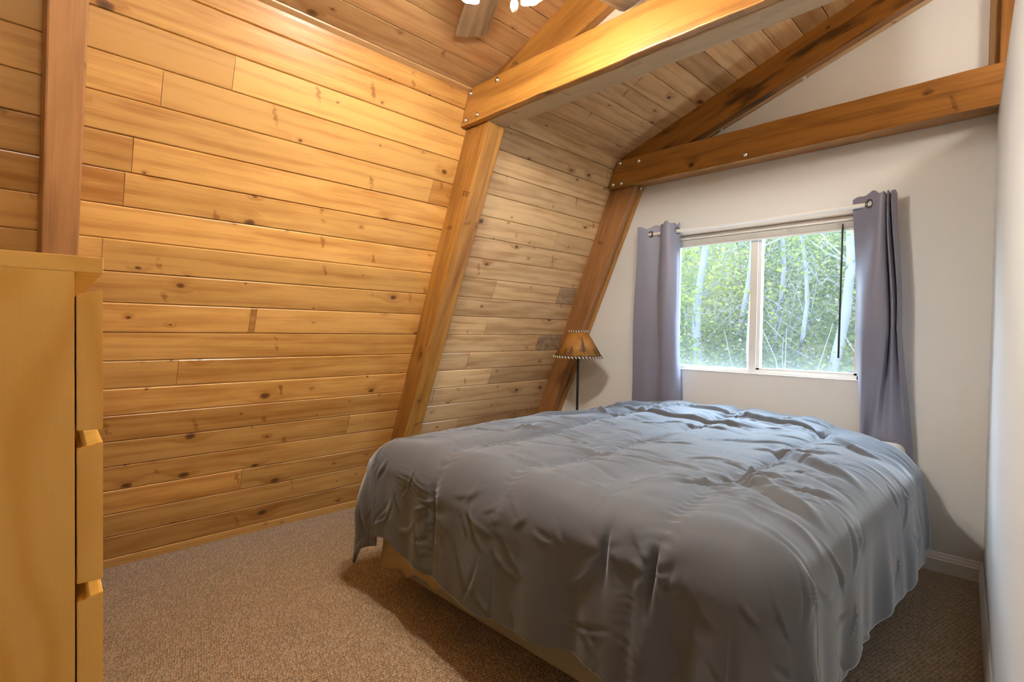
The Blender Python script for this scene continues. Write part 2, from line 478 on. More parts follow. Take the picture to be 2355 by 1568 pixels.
# left of the opening (clipped by the sloping wall), above, below, right
mb.add([(-3.0, D, 0), (WX0, D, 0), (WX0, D, 2.75), (-2.1, D, 2.75), (-2.1, D, 2.3)], [(0, 1, 2, 3, 4)])
quad(WX0, WX1, 0, WZ0); quad(WX0, WX1, WZ1, 3.2); quad(WX1, XE, 0, 3.2)
mb.add([(WX0, D, 2.75), (WX1, D, 2.75), (WX1, D, 3.2)], [(0, 1, 2)])
T = .12
mb.add([(WX0, D, WZ0), (WX1, D, WZ0), (WX1, D + T, WZ0), (WX0, D + T, WZ0), (WX0, D, WZ1), (WX1, D, WZ1), (WX1, D + T, WZ1), (WX0, D + T, WZ1)],
       [(0, 1, 2, 3), (4, 7, 6, 5), (0, 3, 7, 4), (1, 5, 6, 2)])
# outer skin
y = D + T
mb.add([(-3.0, y, 0), (WX0, y, 0), (WX0, y, 2.75), (-2.1, y, 2.75), (-2.1, y, 2.3)], [(4, 3, 2, 1, 0)])
quad(WX0, WX1, -.5, WZ0, y); quad(WX0, WX1, WZ1, 3.2, y); quad(WX1, XE, 0, 3.2, y)
tag(mb.build('wall_back', WALL), 'off white painted end wall around the window', 'wall', kind='structure')

# partition to the right, ends at collar beam height
def prism(mb, pts, z0, z1, mi=0):
    n = len(pts)
    V = [(x, y, z0) for x, y in pts] + [(x, y, z1) for x, y in pts]
    F = [list(range(n))[::-1], list(range(n, 2 * n))] + [(i, (i + 1) % n, n + (i + 1) % n, n + i) for i in range(n)]
    mb.add(V, F, mi=mi)
mb = MB()
PART = plain('partition_paint', srgb(226, 229, 232), .6, bump=.25, scale=260.)
prism(mb, [(PW(3.2), 3.2), (PW(-2.6), -2.6), (PW(-2.6) + .09, -2.6), (PW(3.2) + .09, 3.2)], 0, 2.112)
tag(mb.build('wall_right', PART), 'white painted partition wall close on the right of the room', 'wall', kind='structure')
mb = MB(); mb.add([(-3.05, -2.55, 0), (XE, -2.55, 0), (XE, -2.55, 3.2), (-3.05, -2.55, 3.2)], [(3, 2, 1, 0)])
tag(mb.build('wall_front', WALL), 'off white painted wall at the near end of the room', 'wall', kind='structure')
mb = MB(); mb.add([(XE, -2.6, 0), (XE, 3.3, 0), (XE, 3.3, 3.2), (XE, -2.6, 3.2)], [(0, 1, 2, 3)])
tag(mb.build('wall_far_right', WALL), 'white painted wall beyond the partition', 'wall', kind='structure')

# baseboards
prof = [(0, 0), (.014, 0), (.014, .058), (.011, .064), (.010, .072), (.006, .080), (.005, .088), (.0, .092)]
def sweep(p0, p1, nrm, name, label):
    p0, p1, nrm = Vector(p0), Vector(p1), Vector(nrm).normalized()
    V = []; n = len(prof)
    for p in (p0, p1):
        for a, z in prof: V.append((p + nrm * a + Vector((0, 0, z)))[:])
    F = [(i, i + 1, n + i + 1, n + i) for i in range(n - 1)] + [list(range(n)), [n + i for i in range(n)][::-1]]
    mb = MB(); mb.add(V, F)
    bmx = bmesh.new()
    return tag(mb.build(name, TRIMW), label, 'baseboard', kind='structure')
sweep((-2.6, D, 0), (PW(D), D, 0), (0, -1, 0), 'baseboard_back', 'white moulded baseboard under the window wall')
sweep((PW(D), D, 0), (PW(-2.5), -2.5, 0), (-1, -.07, 0), 'baseboard_right', 'white moulded baseboard along the right partition')

# ------------------------------------------------------------------ timbers
def bolt(parent, p, n, r=.0105):
    n = Vector(n).normalized()
    M = n.to_track_quat('Z', 'Y').to_matrix()
    b = MB()
    b.lathe([(0, 0), (r * 1.25, 0), (r * 1.25, .0018), (r * .72, .0022), (r * .70, .006), (r * .45, .0085), (0, .0088)], p, 16, M=M)
    return b.build('bolt', STEEL, parent)

def post(name, y0, y1, fr, z1, mat, label, tn=(.5, .5, 0), bev=.006):
    """fr = two (x,z) points of the room-side edge"""
    (xa, za), (xb, zb) = fr
    X = lambda z: xa + (xb - xa) * (z - za) / (zb - za)
    o = empty(name, (KX(0) + .05, (y0 + y1) / 2, 0), label, 'post')
    V = []
    for z in (0, z1):
        for y in (y0, y1):
            V += [(KX(z) - .005, y, z), (X(z), y, z)]
    b = MB(); b.hexa(V, axis=(.4, 0, 1), bevel=bev, tone=tn)
    b.build('post_body', mat, o)
    return o

def stamp(parent, p, a, b, w, h):
    """small illegible grade mark: rows of short dashes"""
    p, a, b = Vector(p), Vector(a).normalized(), Vector(b).normalized()
    mb = MB()
    for r_ in range(3):
        x = 0
        while x < w:
            L = rng.uniform(.15, .35) * h
            q = p + a * x + b * (r_ * h / 3)
            t = h * .09 if rng.random() < .5 else h * .2
            V = [q, q + a * L, q + a * L + b * t, q + b * t]
            mb.add(V, [(0, 1, 2, 3)])
            x += L + h * .1
    return mb.build('grade_stamp', STAMP, parent)

p1 = post('wall_post', 1.757, 1.873, [(-1.941, 2.166), (-2.665, .480)], 2.168, WP, 'honey coloured post of the middle truss, leaning with the pine wall beside the bed')
stamp(p1, (KX(1.86) + .10, 1.7558, 1.83), (.93, 0, -.3), (.37, 0, .92), .05, .028)
p2 = post('wall_post', 3.10, 3.198, [(-1.934, 2.125), (-2.642, .496)], 2.125, WX, 'reddish brown post against the window wall, behind the floor lamp', (.35, .6, 0))
stamp(p2, (-2.235, 3.0985, 1.76), (.93, 0, -.3), (.37, 0, .92), .045, .025)
# trim strip between far post and wall
b = MB()
V = []
for z in (0, 2.13):
    x = -1.934 + (z - 2.125) * (.708 / 1.629)
    for y in (3.165, 3.199): V += [(x - .01, y, z), (x + .012, y, z)]
b.hexa(V, axis=(.4, 0, 1), bevel=.003, tone=(.9, .2, 0))
b.build('edge_strip', WP, p2)
bolt(p2, (-1.925, 3.16, 2.112), (.9, 0, -.4), .008)
p0 = post('wall_post', .112, .204, [(KX(2.1) + .197, 2.1), (KX(.5) + .19, .5)], 2.33, WX, 'plain brown post rising behind the dresser, nearest the camera', (.6, .45, 0))
# dark crack and scuff across the nearest post
def rafter(y0, y1, xa, xb, depth, mat, label, tn=(.5, .5, 0), name='roof_rafter'):
    o = empty(name, (xa, (y0 + y1) / 2, CZ(xa)), label, 'rafter')
    V = []
    for dz in (-depth, 0.012):
        for y in (y0, y1): V += [(xa, y, CZ(xa) + dz), (xb, y, CZ(xb) + dz)]
    b = MB(); b.hexa(V, axis=(1, 0, .356), bevel=.004, tone=tn)
    b.build('rafter_body', mat, o)
    return o
r1 = rafter(1.757, 1.80, -2.04, XR, .185, WP, 'pale honey rafter of the middle truss, above the near collar beam', (.55, .4, 0))
stamp(r1, (-1.79, 1.7558, 2.36), (.94, 0, .33), (-.33, 0, .94), .05, .03)
r2 = rafter(3.10, 3.16, -2.04, XR, .19, WR, 'dark stained rafter running up the window wall gable', (.4, .6, 0))
b = MB(); V = []
for dz in (-.192, -.16):
    for yy in (3.158, 3.199): V += [(-2.0, yy, CZ(-2.0) + dz), (XR, yy, CZ(XR) + dz)]
b.hexa(V, axis=(1, 0, .356), bevel=.003, tone=(.5, .5, 0)); b.build('edge_strip', WB, r2)
for x in (-.925, -1.385): bolt(r2, (x, 3.175, CZ(x) - .192), (.33, 0, -.94), .012)
rafter(.112, .204, -2.04, XR, .19, WX, 'brown rafter overhead at the near end of the room')

# collar beams
def hx(x0, x1, y0, y1, z0, z1): return [(x, y, z) for z in (z0, z1) for y in (y0, y1) for x in (x0, x1)]
c1 = empty('collar_beam', (-1.2, 1.78, 2.17), 'bright honey collar beam of the middle truss, crossing above the bed', 'beam')
b = MB()
xl0, xl1 = -2.115, -2.045
V = [(xl0, 1.715, 2.168), (1.0, 1.715, 2.168), (xl0, 1.754, 2.168), (1.0, 1.754, 2.168), (xl1, 1.715, 2.345), (1.0, 1.715, 2.345), (xl1, 1.754, 2.345), (1.0, 1.754, 2.345)]
b.hexa(V, axis=(1, 0, 0), bevel=.006, cuts=60, wav=.003, tone=(.95, .30, 0)); b.build('front_plank', WP, c1)
b = MB(); b.hexa(hx(-1.962, 1.0, 1.757, 1.873, 2.166, 2.33), axis=(1, 0, 0), bevel=.006, cuts=40, wav=.0015, tone=(.6, .4, 0)); b.build('rear_beam', WS, c1)
for x, z in ((-2.035, 2.315), (-1.842, 2.320), (-2.075, 2.192), (-1.985, 2.195)): bolt(c1, (x, 1.7145, z), (0, -1, 0))
c2 = empty('collar_beam', (-1.2, 3.08, 2.12), 'reddish brown collar beam fixed across the window wall', 'beam')
b = MB()
V = [(-2.135, 3.06, 2.122), (.9, 3.06, 2.122), (-2.135, 3.098, 2.122), (.9, 3.098, 2.122), (-2.055, 3.06, 2.302), (.9, 3.06, 2.302), (-2.055, 3.098, 2.302), (.9, 3.098, 2.302)]
b.hexa(V, axis=(1, 0, 0), bevel=.004, cuts=60, wav=.002, tone=(.75, .35, 0)); b.build('front_plank', WD, c2)
b = MB(); b.hexa(hx(-1.95, .9, 3.098, 3.199, 2.128, 2.20), axis=(1, 0, 0), bevel=.003, tone=(.8, .3, 0)); b.build('ledger_strip', WX, c2)
for x, z in ((-2.035, 2.283), (-1.888, 2.268), (-2.088, 2.145), (-2.022, 2.143), (-1.19, 2.15)): bolt(c2, (x, 3.0595, z), (0, -1, 0))

# gable infill above the near collar beam, fan's warm light in its colour
mb = MB()
xs = [-1.9, XR]
V = []
for y in (1.802, 1.822):
    V += [(-1.55, y, 2.33), (XR, y, 2.33), (XR, y, CZ(XR) - .02), (-1.9, y, CZ(-1.9) - .02), (-1.9, y, 2.33)]
mb.add(V, [(0, 1, 2, 3, 4), (9, 8, 7, 6, 5), (0, 5, 6, 1), (1, 6, 7, 2), (2, 7, 8, 3), (3, 8, 9, 4), (4, 9, 5, 0)])
tag(mb.build('wall_gable', TANW), 'infill panel above the near collar beam, warm lamp light in its colour', 'wall', kind='structure')

# king post on the window wall at the ridge with a strip painting the wall's shade beside it
o = empty('king_post', (-.05, 3.15, 2.3), 'upright brown post under the ridge, beyond the top of the right partition', 'post')
b = MB(); b.hexa(hx(-.128, -.03, 3.10, 3.199, 2.302, 3.03), axis=(0, 0, 1), bevel=.004); b.build('post_body', WD, o)
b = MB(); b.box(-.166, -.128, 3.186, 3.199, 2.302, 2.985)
tag(b.build('shade_strip', plain('shade_strip_tan', srgb(190, 155, 108), .7)), 'tan strip painting shade on the wall beside the ridge post', 'trim', kind='structure')  # stands for shaded wall; the shadow is in its colour

# ------------------------------------------------------------------ window
win = empty('window_1', (-1.17, 3.25, WZ0), 'white vinyl slider window with two panes', 'window', kind='structure')
b = MB()
fy0, fy1 = 3.232, 3.30
b.box(WX0, WX1, fy0, fy1, WZ0, WZ0 + .024); b.box(WX0, WX1, fy0, fy1, WZ1 - .03, WZ1)
b.box(WX0, WX0 + .03, fy0, fy1, WZ0, WZ1); b.box(WX1 - .03, WX1, fy0, fy1, WZ0, WZ1)
b.build('window_frame', VINYL, win)
b = MB()
b.box(-1.205, -1.165, fy0 - .006, fy1 - .01, WZ0 + .022, WZ1 - .03); b.build('meeting_stile', VINYL, win)
b = MB()
for x0, x1 in ((-1.165, -1.148), (WX1 - .045, WX1 - .03)): b.box(x0, x1, fy0 + .006, fy1 - .02, WZ0 + .022, WZ1 - .03)
b.box(-1.165, WX1 - .03, fy0 + .006, fy1 - .02, WZ0 + .022, WZ0 + .034); b.build('sash_rail', VINYL, win)
for i, (x0, x1) in enumerate(((WX0 + .02, -1.19), (-1.155, WX1 - .03))):
    b = MB(); dz = .8; ty = .0215 * dz / 2
    za, zb = WZ0 + .02, WZ1 - .03
    yb = 3.262
    V = [(x0, yb - ty, za), (x1, yb - ty, za), (x1, yb + ty, zb), (x0, yb + ty, zb)]
    b.add(V, [(0, 1, 2, 3)])
    g = b.build('glass_pane', GLASS, None, loc=(x0, yb, za))
    g.parent = win; g.matrix_parent_inverse = win.matrix_basis.inverted()
b = MB(); b.box(WX0, WX1, 3.196, fy0, WZ0 - .004, WZ0 + .003); b.build('window_sill', TRIMW, win)

# dry leaf stuck on the pane
b = MB()
V = [(-.659, 3.251, .925), (-.65, 3.2505, .938), (-.655, 3.25, .95), (-.645, 3.25, .945), (-.64, 3.25, .957), (-.634, 3.25, .944), (-.624, 3.25, .947), (-.629, 3.2505, .936), (-.622, 3.251, .927), (-.636, 3.251, .929), (-.641, 3.2515, .921), (-.647, 3.251, .93)]
b.add(V, [list(range(len(V)))]); b.add([(x, y + .002, z) for x, y, z in V], [list(range(len(V)))[::-1]])
tag(b.build('dry_leaf', LEAFB), 'small brown leaf-like fleck on the lower right corner of the window glass', 'leaf')

# blind, raised
bl = empty('mini_blind', (-1.17, 3.215, 1.70), 'white mini blind pulled up to the top of the window', 'blind')
b = MB(); b.hexa(hx(WX0 + .012, WX1 - .012, 3.198, 3.226, 1.727, 1.753), bevel=.003); b.build('headrail', SLAT, bl)
z = 1.7235
for k in range(12):
    b = MB()
    b.hexa(hx(WX0 + .016, WX1 - .016, 3.199 + rng.uniform(0, .0012), 3.2255, z - .0024, z), bevel=.0008)
    b.build('slat', SLAT, bl)
    z -= .0027
b = MB(); b.hexa(hx(WX0 + .014, WX1 - .014, 3.199, 3.226, 1.679, 1.690), bevel=.002); b.build('bottom_rail', SLAT, bl)
LC = plain('ladder_cord', srgb(236, 234, 228), .7)
for x in (-1.655, -1.43, -1.2, -.975, -.74):
    b = MB()
    for k in range(7):
        zz = 1.724 - k * .0052
        b.tube([(x - .012 + rng.uniform(-.006, .006), 3.1975, zz), (x + rng.uniform(-.004, .004), 3.193, zz - .002), (x + .012 + rng.uniform(-.006, .006), 3.1975, zz - .001)], .0014, 6)
    b.build('ladder_cord', LC, bl)
b = MB(); b.tube([(-.722, 3.188, 1.712), (-.722, 3.183, 1.68), (-.727, 3.19, 1.0)], [.003, .0052, .0052], 8); b.build('wand', DARKW, bl)

# curtain rod
rod = empty('curtain_rod', (-1.17, 3.10, 1.772), 'white curtain rod spanning the window', 'curtain rod')
b = MB(); b.tube([(-1.83, 3.10, 1.772), (-.53, 3.10, 1.776)], .0115, 16); b.build('rod_tube', RODW, rod)
for x in (-1.70, -.60):
    b = MB(); b.box(x - .008, x + .008, 3.10, 3.199, 1.755, 1.764); b.box(x - .012, x + .012, 3.192, 3.199, 1.73, 1.79); b.build('bracket', RODW, rod)

# ------------------------------------------------------------------ curtains
def catmull(P, n):
    P = np.array(P, float); P = np.vstack([2 * P[0] - P[1], P, 2 * P[-1] - P[-2]])
    out = []; m_ = len(P) - 3
    for k in range(n):
        t = k / (n - 1) * m_; i = min(int(t), m_ - 1); t -= i
        a, b_, c, d = P[i:i + 4]
        out.append(.5 * ((2 * b_) + (-a + c) * t + (2 * a - 5 * b_ + 4 * c - d) * t * t + (-a + 3 * b_ - 3 * c + d) * t ** 3))
    return np.array(out)

def curtain(name, label, top, mid, bot, ztop, zbot, grom, seed):
    o = empty(name, (top[0][0], 3.1, zbot), label, 'curtain')
    nu, nv = 170, 240
    A, B, Cc = catmull(top, nu), catmull(mid, nu), catmull(bot, nu)
    r_ = np.random.RandomState(seed)
    V = []
    for j in range(nv):
        t = j / (nv - 1)
        if t < .5: w = t / .5; w = w * w * (3 - 2 * w); P = A * (1 - w) + B * w
        else: w = (t - .5) / .5; P = B * (1 - w) + Cc * w
        for i in range(nu):
            s = i / (nu - 1)
            zz = ztop + (zbot - ztop) * t
            if t < .08: zz += (1 - t / .08) * (.008 * math.sin(s * 17 + seed) + .006 * math.sin(s * 41))
            yy = P[i][1] + .004 * math.sin(s * 20 + t * 5 + seed) * t
            V.append((P[i][0] + .003 * math.sin(t * 9 + s * 6), yy, zz))
    F = [(j * nu + i, j * nu + i + 1, (j + 1) * nu + i + 1, (j + 1) * nu + i) for j in range(nv - 1) for i in range(nu - 1)]
    F = [f for f in F if all((Vector(V[f[0]]) - Vector(c)).length > .0185 for c, _ in grom)]      # eyelet holes
    b = MB(); b.add(V, F, smooth=True)
    p = b.build('curtain_panel', CURT, o)
    so = p.modifiers.new('thick', 'SOLIDIFY'); so.thickness = .0025
    for c, nrm in grom:
        M = Vector(nrm).normalized().to_track_quat('Z', 'Y').to_matrix()
        b = MB()
        pr = [(.0185 + .0055 * math.cos(a), .0045 * math.sin(a)) for a in [2 * math.pi * k / 12 for k in range(12)]]
        b.lathe(pr, c, 28, M=M, closed=True)
        b.build('grommet', CHROME, o)
    return o
curtain('curtain', 'grey lavender curtain panel at the left side of the window',
        [(-1.888, 3.065), (-1.81, 3.09), (-1.735, 3.125), (-1.722, 3.075), (-1.69, 3.045), (-1.645, 3.05), (-1.615, 3.09), (-1.622, 3.14)],
        [(-1.915, 3.085), (-1.83, 3.09), (-1.75, 3.115), (-1.735, 3.085), (-1.69, 3.05), (-1.645, 3.05), (-1.607, 3.085), (-1.613, 3.14)],
        [(-1.955, 3.135), (-1.86, 3.13), (-1.775, 3.15), (-1.735, 3.13), (-1.69, 3.10), (-1.645, 3.09), (-1.60, 3.12), (-1.605, 3.165)],
        1.822, .585, [((-1.806, 3.093, 1.773), (-.45, -1, .05)), ((-1.617, 3.095, 1.773), (1, -.35, 0))], 3)
curtain('curtain', 'grey lavender curtain panel bunched at the right side of the window',
        [(-.665, 3.125), (-.60, 3.09), (-.548, 3.05), (-.522, 3.055), (-.515, 3.13), (-.507, 3.06), (-.498, 3.13), (-.492, 3.07), (-.484, 3.14)],
        [(-.632, 3.12), (-.60, 3.075), (-.545, 3.045), (-.500, 3.055), (-.497, 3.12), (-.480, 3.065), (-.468, 3.12), (-.458, 3.08), (-.45, 3.14)],
        [(-.612, 3.165), (-.598, 3.12), (-.575, 3.15), (-.555, 3.10), (-.51, 3.085), (-.465, 3.085), (-.42, 3.11), (-.405, 3.14), (-.395, 3.175)],
        1.822, .50, [((-.585, 3.078, 1.775), (-.6, -1, .05))], 5)

# ------------------------------------------------------------------ bed
BX0, BX1, BY0, BY1 = -1.94, -.40, 1.20, 3.06
bed = empty('bed', ((BX0 + BX1) / 2, (BY0 + BY1) / 2, 0), 'queen bed with its head under the window', 'bed')
def rbox(mb, x0, x1, y0, y1, z0, z1, r, segs=5):
    mb.hexa(hx(x0, x1, y0, y1, z0, z1), bevel=r, segs=segs, smooth=True)
b = MB(); rbox(b, BX0 + .01, BX1 - .01, BY0 + .01, BY1, .085, .315, .03); b.build('box_spring', BOXS, bed)
b = MB(); rbox(b, BX0, BX1 - .005, BY0 + .01, BY1 + .015, .317, .614, .055, 6); b.build('mattress', MATT, bed)
b = MB(); pr = [(BX1 - .07, BY1 - .9), (BX1 - .005, BY1 - .7), (BX1 + .0, BY1 - .07), (BX1 - .07, BY1 + .012), (BX1 - .4, BY1 + .016)]
b.tube([(x, y, .572) for x, y in pr], .006, 8); b.build('piping', MATT, bed)
for x in (BX0 + .12, BX1 - .12):
    for y in (BY0 + .15, BY1 - .12):
        b = MB(); b.lathe([(0, 0), (.022, 0), (.022, .02), (.014, .025), (.014, .09), (0, .09)], (x, y, 0), 14); b.build('leg', BLACK, bed)
# loose cream sheet hanging at the foot
b = MB(); V = []; n = 70; mrow = 10
for j in range(mrow):
    t = j / (mrow - 1)
    for i in range(n):
        s = i / (n - 1)
        x = BX0 - .012 + s * 1.10
        zb = .105 + .10 * min(1, max(0, (s - .04) * 1.6)) + .008 * math.sin(s * 31) + .006 * math.sin(s * 67)
        if s < .04: zb = .085 + s * .5
        zt = .345
        zz = zt + (zb - zt) * t
        yy = BY0 - .006 - .012 * t - .007 * t * math.sin(s * 43) - .005 * math.sin(s * 25 + 1) * t - .006 * math.sin(t * 9 + s * 11) * t
        V.append((x, yy, zz))
b.add(V, [(j * n + i, j * n + i + 1, (j + 1) * n + i + 1, (j + 1) * n + i) for j in range(mrow - 1) for i in range(n - 1)], smooth=True)
sh = b.build('hanging_sheet', SHEET, bed)
so = sh.modifiers.new('thick', 'SOLIDIFY'); so.thickness = .002

# comforter -------------------------------------------------------
def vnoise(x, y, seed):
    r_ = np.random.RandomState(seed); T = r_.rand(64, 64)
    xi = np.floor(x).astype(int); yi = np.floor(y).astype(int); fx = x - xi; fy = y - yi
    fx = fx * fx * fx * (fx * (fx * 6 - 15) + 10); fy = fy * fy * fy * (fy * (fy * 6 - 15) + 10)
    g = lambda a, c: T[a % 64, c % 64]
    return (g(xi, yi) * (1 - fx) + g(xi + 1, yi) * fx) * (1 - fy) + (g(xi, yi + 1) * (1 - fx) + g(xi + 1, yi + 1) * fx) * fy * 1.0 - 0.0
def n2(x, y, seed): return vnoise(x, y, seed) * 2 - 1

def creases(U, Vv, segs):
    out = np.zeros_like(U)
    for u0, v0, an, L, wd, A in segs:
        c, sn = math.cos(an), math.sin(an)
        a = (U - u0) * c + (Vv - v0) * sn
        b_ = -(U - u0) * sn + (Vv - v0) * c
        b_ = b_ + .35 * a * a / L                     # slight bow
        en = np.clip(1 - (2 * a / L) ** 2, 0, 1)
        out += A * en * (np.exp(-(b_ / wd) ** 2) - .45 * np.exp(-((b_ - 2.2 * wd) / (1.6 * wd)) ** 2))
    return out

def comforter():
    r2 = random.Random(77)
    W = BX1 - BX0; L = BY1 - BY0 + .01
    hl, hf, hr = .47, .465, .42
    st = .0075
    ps = np.arange(-hl, W + hr + st, st); qs = np.arange(-hf, L + st, st)
    P, Q = np.meshgrid(ps, qs)
    ins = .045
    cx = np.clip(P, ins, W - ins); cy = np.clip(Q, ins, None)
    ox = P - cx; oy = Q - cy
    ax, ay = np.abs(ox), np.abs(oy)
    nrm = np.where(P > W / 2, 2.6, 4.0)
    out = (ax ** nrm + ay ** nrm) ** (1 / nrm)
    eu = np.sqrt(ox ** 2 + oy ** 2) + 1e-9
    dxn, dyn = ox / eu, oy / eu
    ang = np.arctan2(ay, ax + 1e-9)
    corner = np.minimum(ax, ay) / (np.maximum(ax, ay) + 1e-6)
    left = P < W / 2
    t = np.where(left, cx - cy + (ang - np.pi / 2) * .28 * (cy <= ins + 1e-6), cx + cy + (np.pi / 2 - ang) * .28 * (cy <= ins + 1e-6))
    R = .135
    R = R + .025 * n2(t * 1.6, t * 0, 5)
    arc = R * np.pi / 2
    a = np.clip(out / R, 0, np.pi / 2)
    rest = np.clip(out - arc, 0, None)
    flare = .03 + np.where(P > W / 2, .16, .05) * corner
    h = R * np.sin(a) + rest * flare
    drop = R * (1 - np.cos(a)) + rest * np.sqrt(1 - flare ** 2)
    grow = np.clip((drop - .05) / .30, 0, 1); grow = grow * grow * (3 - 2 * grow)
    # hanging folds
    f = np.sin(2 * np.pi * t / .31 + .6 + .8 * n2(t * 2, Q * 0, 9)) * .6 + np.sin(2 * np.pi * t / .17 + 2.1) * .35 * (.6 + .8 * vnoise(t * 3, t * 0, 10)) + np.sin(2 * np.pi * t / .095 + .3) * .08
    side = np.where(left & (oy < -.01), .45, 1.0)
    side = np.where(~left & (oy < -.01), .55 + 1.3 * np.clip((P - .85) / .3, 0, 1) * np.clip((1.50 - P) / .1, 0, 1), side)
    side = np.where(ox > .01, np.where(oy < -.01, 1.0, .5), side)
    h = h + grow * (.017 * f * side + .004) + corner * grow * .05 * np.sin(ang * 2)
    # left side billows out
    h = h + np.where((P < 0), .016 * np.sin(np.clip(drop / .42, 0, 1) * np.pi), 0)
    h = h + np.where((P > W), .030 * np.clip(drop / .30, 0, 1) * np.clip((cy - .6) / .8, 0, 1), 0)
    X = BX0 + cx + dxn * h
    Y = BY0 + cy + dyn * h
    Y = Y - np.clip((cy - 1.2) / .6, 0, 1) * .28 * np.clip((P - 1.08) / .45, 0, 1.2) ** 1.5
    Z0 = .662 - drop
    # ---- top relief
    topm = np.clip(1 - drop / .12, 0, 1)
    Xw = BX0 + P; Yw = BY0 + Q
    z = .010 * n2(P * 2.6, Q * 2.2, 21) + .006 * n2(P * 6, Q * 5, 22)
    # raised head edge with rolls
    z += .018 * np.clip((Q - 1.25) / .6, 0, 1) * (1 + .5 * n2(P * 4, Q * 3, 23))
    z -= .03 * np.exp(-((P - 0) / .18) ** 2) * np.clip((Q - 1.) / .5, 0, 1)
    z -= .038 * np.clip((P - 1.12) / .22, 0, 1) * np.clip((Q - 1.40) / .25, 0, 1)
    z -= .010 * np.clip((P - 1.28) / .26, 0, 1) ** 1.5 * np.clip((Q - 1.1) / .6, 0, 1)
    seams = (-1.505 - .085 * Q, -1.165 + 0 * Q, -.64 - .02 * Q)
    for k, sx in enumerate(seams):
        d = Xw - (sx + .012 * n2(Q * 3, Q * 0, 30 + k))
        z -= .016 * np.exp(-(d / .030) ** 2) * (.75 + .5 * n2(Q * 4, Q * 0, 33 + k))
        z += .010 * np.exp(-((np.abs(d) - .12) / .08) ** 2)
        ph = Q / .040 + 2.4 * n2(Q * 5, d * 8, 36 + k)
        amp = np.exp(-((d - .012) / .032) ** 2) * (.35 + .65 * vnoise(Q * 5, Q * 0, 39 + k))
        z += .0058 * np.sin(2 * np.pi * ph) * amp
        # long curved creases sweeping away from the seam
        for j in range(9):
            q0 = rng.uniform(.1, 1.7); Lc = rng.uniform(.15, .42); bend = rng.uniform(.15, .45); sgn = 1 if rng.random() < .8 else -1
            e = d * sgn
            u = e / Lc
            yc = q0 - bend * Lc * (u ** 1.4 if False else np.sign(u) * np.abs(u) ** 1.3)
            mask = (u > 0) & (u < 1)
            prof_ = np.exp(-((Q - yc) / (.006 + .010 * np.clip(u, 0, 1))) ** 2) * np.sin(np.clip(u, 0, 1) * np.pi) ** .6
            z += np.where(mask, rng.choice([-.007, -.009, .006]) * prof_, 0)
    # pinch tucks
    for (px, py, an, A) in ((-.618, 1.672, .5, 1.), (-.644, 2.202, .2, .8), (-.674, 2.778, -.5, 1.1), (-.694, 1.52, .9, .6), (-.454, 1.66, .3, .5), (-1.139, 2.453, .1, .8), (-1.62, 2.45, .2, .8), (-1.66, 1.75, .4, .7), (-1.16, 1.62, .2, .6), (-1.10, 2.80, -.1, .9), (-.9, 2.9, -.3, .8)):
        ux, uy = math.cos(an), math.sin(an)
        dx_, dy_ = Xw - px, Yw - py
        s_ = dx_ * ux + dy_ * uy; w_ = -dx_ * uy + dy_ * ux
        dd = np.sqrt(dx_ ** 2 + dy_ ** 2)
        z -= A * .026 * np.exp(-(s_ / .05) ** 2 - (w_ / .012) ** 2)
        z += A * .014 * np.exp(-(s_ / .09) ** 2 - ((w_ - .03) / .02) ** 2)
        th = np.arctan2(dy_, dx_)
        z += A * .006 * np.sin(th * 7 + py * 5) * np.exp(-dd / .13) * np.clip(dd / .03, 0, 1)
    # long roll folds running across the head half and down the right side
    for (xa, ya, xb, yb, amp, wd) in ((-1.75, 2.72, -.95, 2.62, .016, .022), (-1.15, 2.88, -.70, 2.80, .018, .02), (-.66, 2.77, -.42, 2.45, .016, .022), (-.70, 2.25, -.40, 1.95, .020, .025), (-.66, 1.75, -.38, 1.50, .020, .028), (-1.9, 2.2, -1.5, 2.95, .018, .03), (-1.95, 2.6, -1.62, 2.98, .02, .025), (-1.45, 2.95, -1.1, 2.92, .014, .02)):
        vx_, vy_ = xb - xa, yb - ya; LL = math.hypot(vx_, vy_)
        s_ = ((Xw - xa) * vx_ + (Yw - ya) * vy_) / LL ** 2
        w_ = ((Xw - xa) * -vy_ + (Yw - ya) * vx_) / LL + .03 * np.sin(s_ * 3.0)
        en = np.clip(np.minimum(s_ + .15, 1.15 - s_) / .3, 0, 1)
        z += amp * en * (np.exp(-(w_ / wd) ** 2) - .8 * np.exp(-((w_ + wd * 1.3) / (wd * .7)) ** 2))
    z += creases(P, Q, [(r2.uniform(.05, 1.5), r2.uniform(.05, 1.8), r2.gauss(.25, .5), r2.uniform(.08, .30), r2.uniform(.005, .009), r2.choice([-1, -1, 1]) * r2.uniform(.004, .009)) for _ in range(85)])
    # ridged crinkles
    wx = P + .05 * n2(P * 5, Q * 5, 50); wy = Q + .05 * n2(P * 5, Q * 5, 51)
    rd = 1 - np.abs(n2(wx * 3.2, wy * 8.5, 52)); z += .004 * np.clip(rd - .80, 0, 1) / .20 * vnoise(P * 3, Q * 3, 53)
    rd = 1 - np.abs(n2(wx * 5, wy * 13, 54)); z -= .003 * np.clip(rd - .82, 0, 1) / .18 * vnoise(P * 4, Q * 4, 55)
    # hanging wrinkles: push in/out along the outward direction
    hm = np.clip(drop / .10, 0, 1)
    wr = creases(t, drop, [(r2.uniform(-1.6, 3.0), r2.uniform(.06, .45), r2.choice([1, 1, -1]) * r2.uniform(.2, 1.3), r2.uniform(.07, .20), r2.uniform(.0045, .008), r2.choice([-1, 1, 1]) * r2.uniform(.003, .008)) for _ in range(110)])
    # gathers along the top of the left foot corner
    gx = np.clip(1 - np.abs(t - .27) / .16, 0, 1)
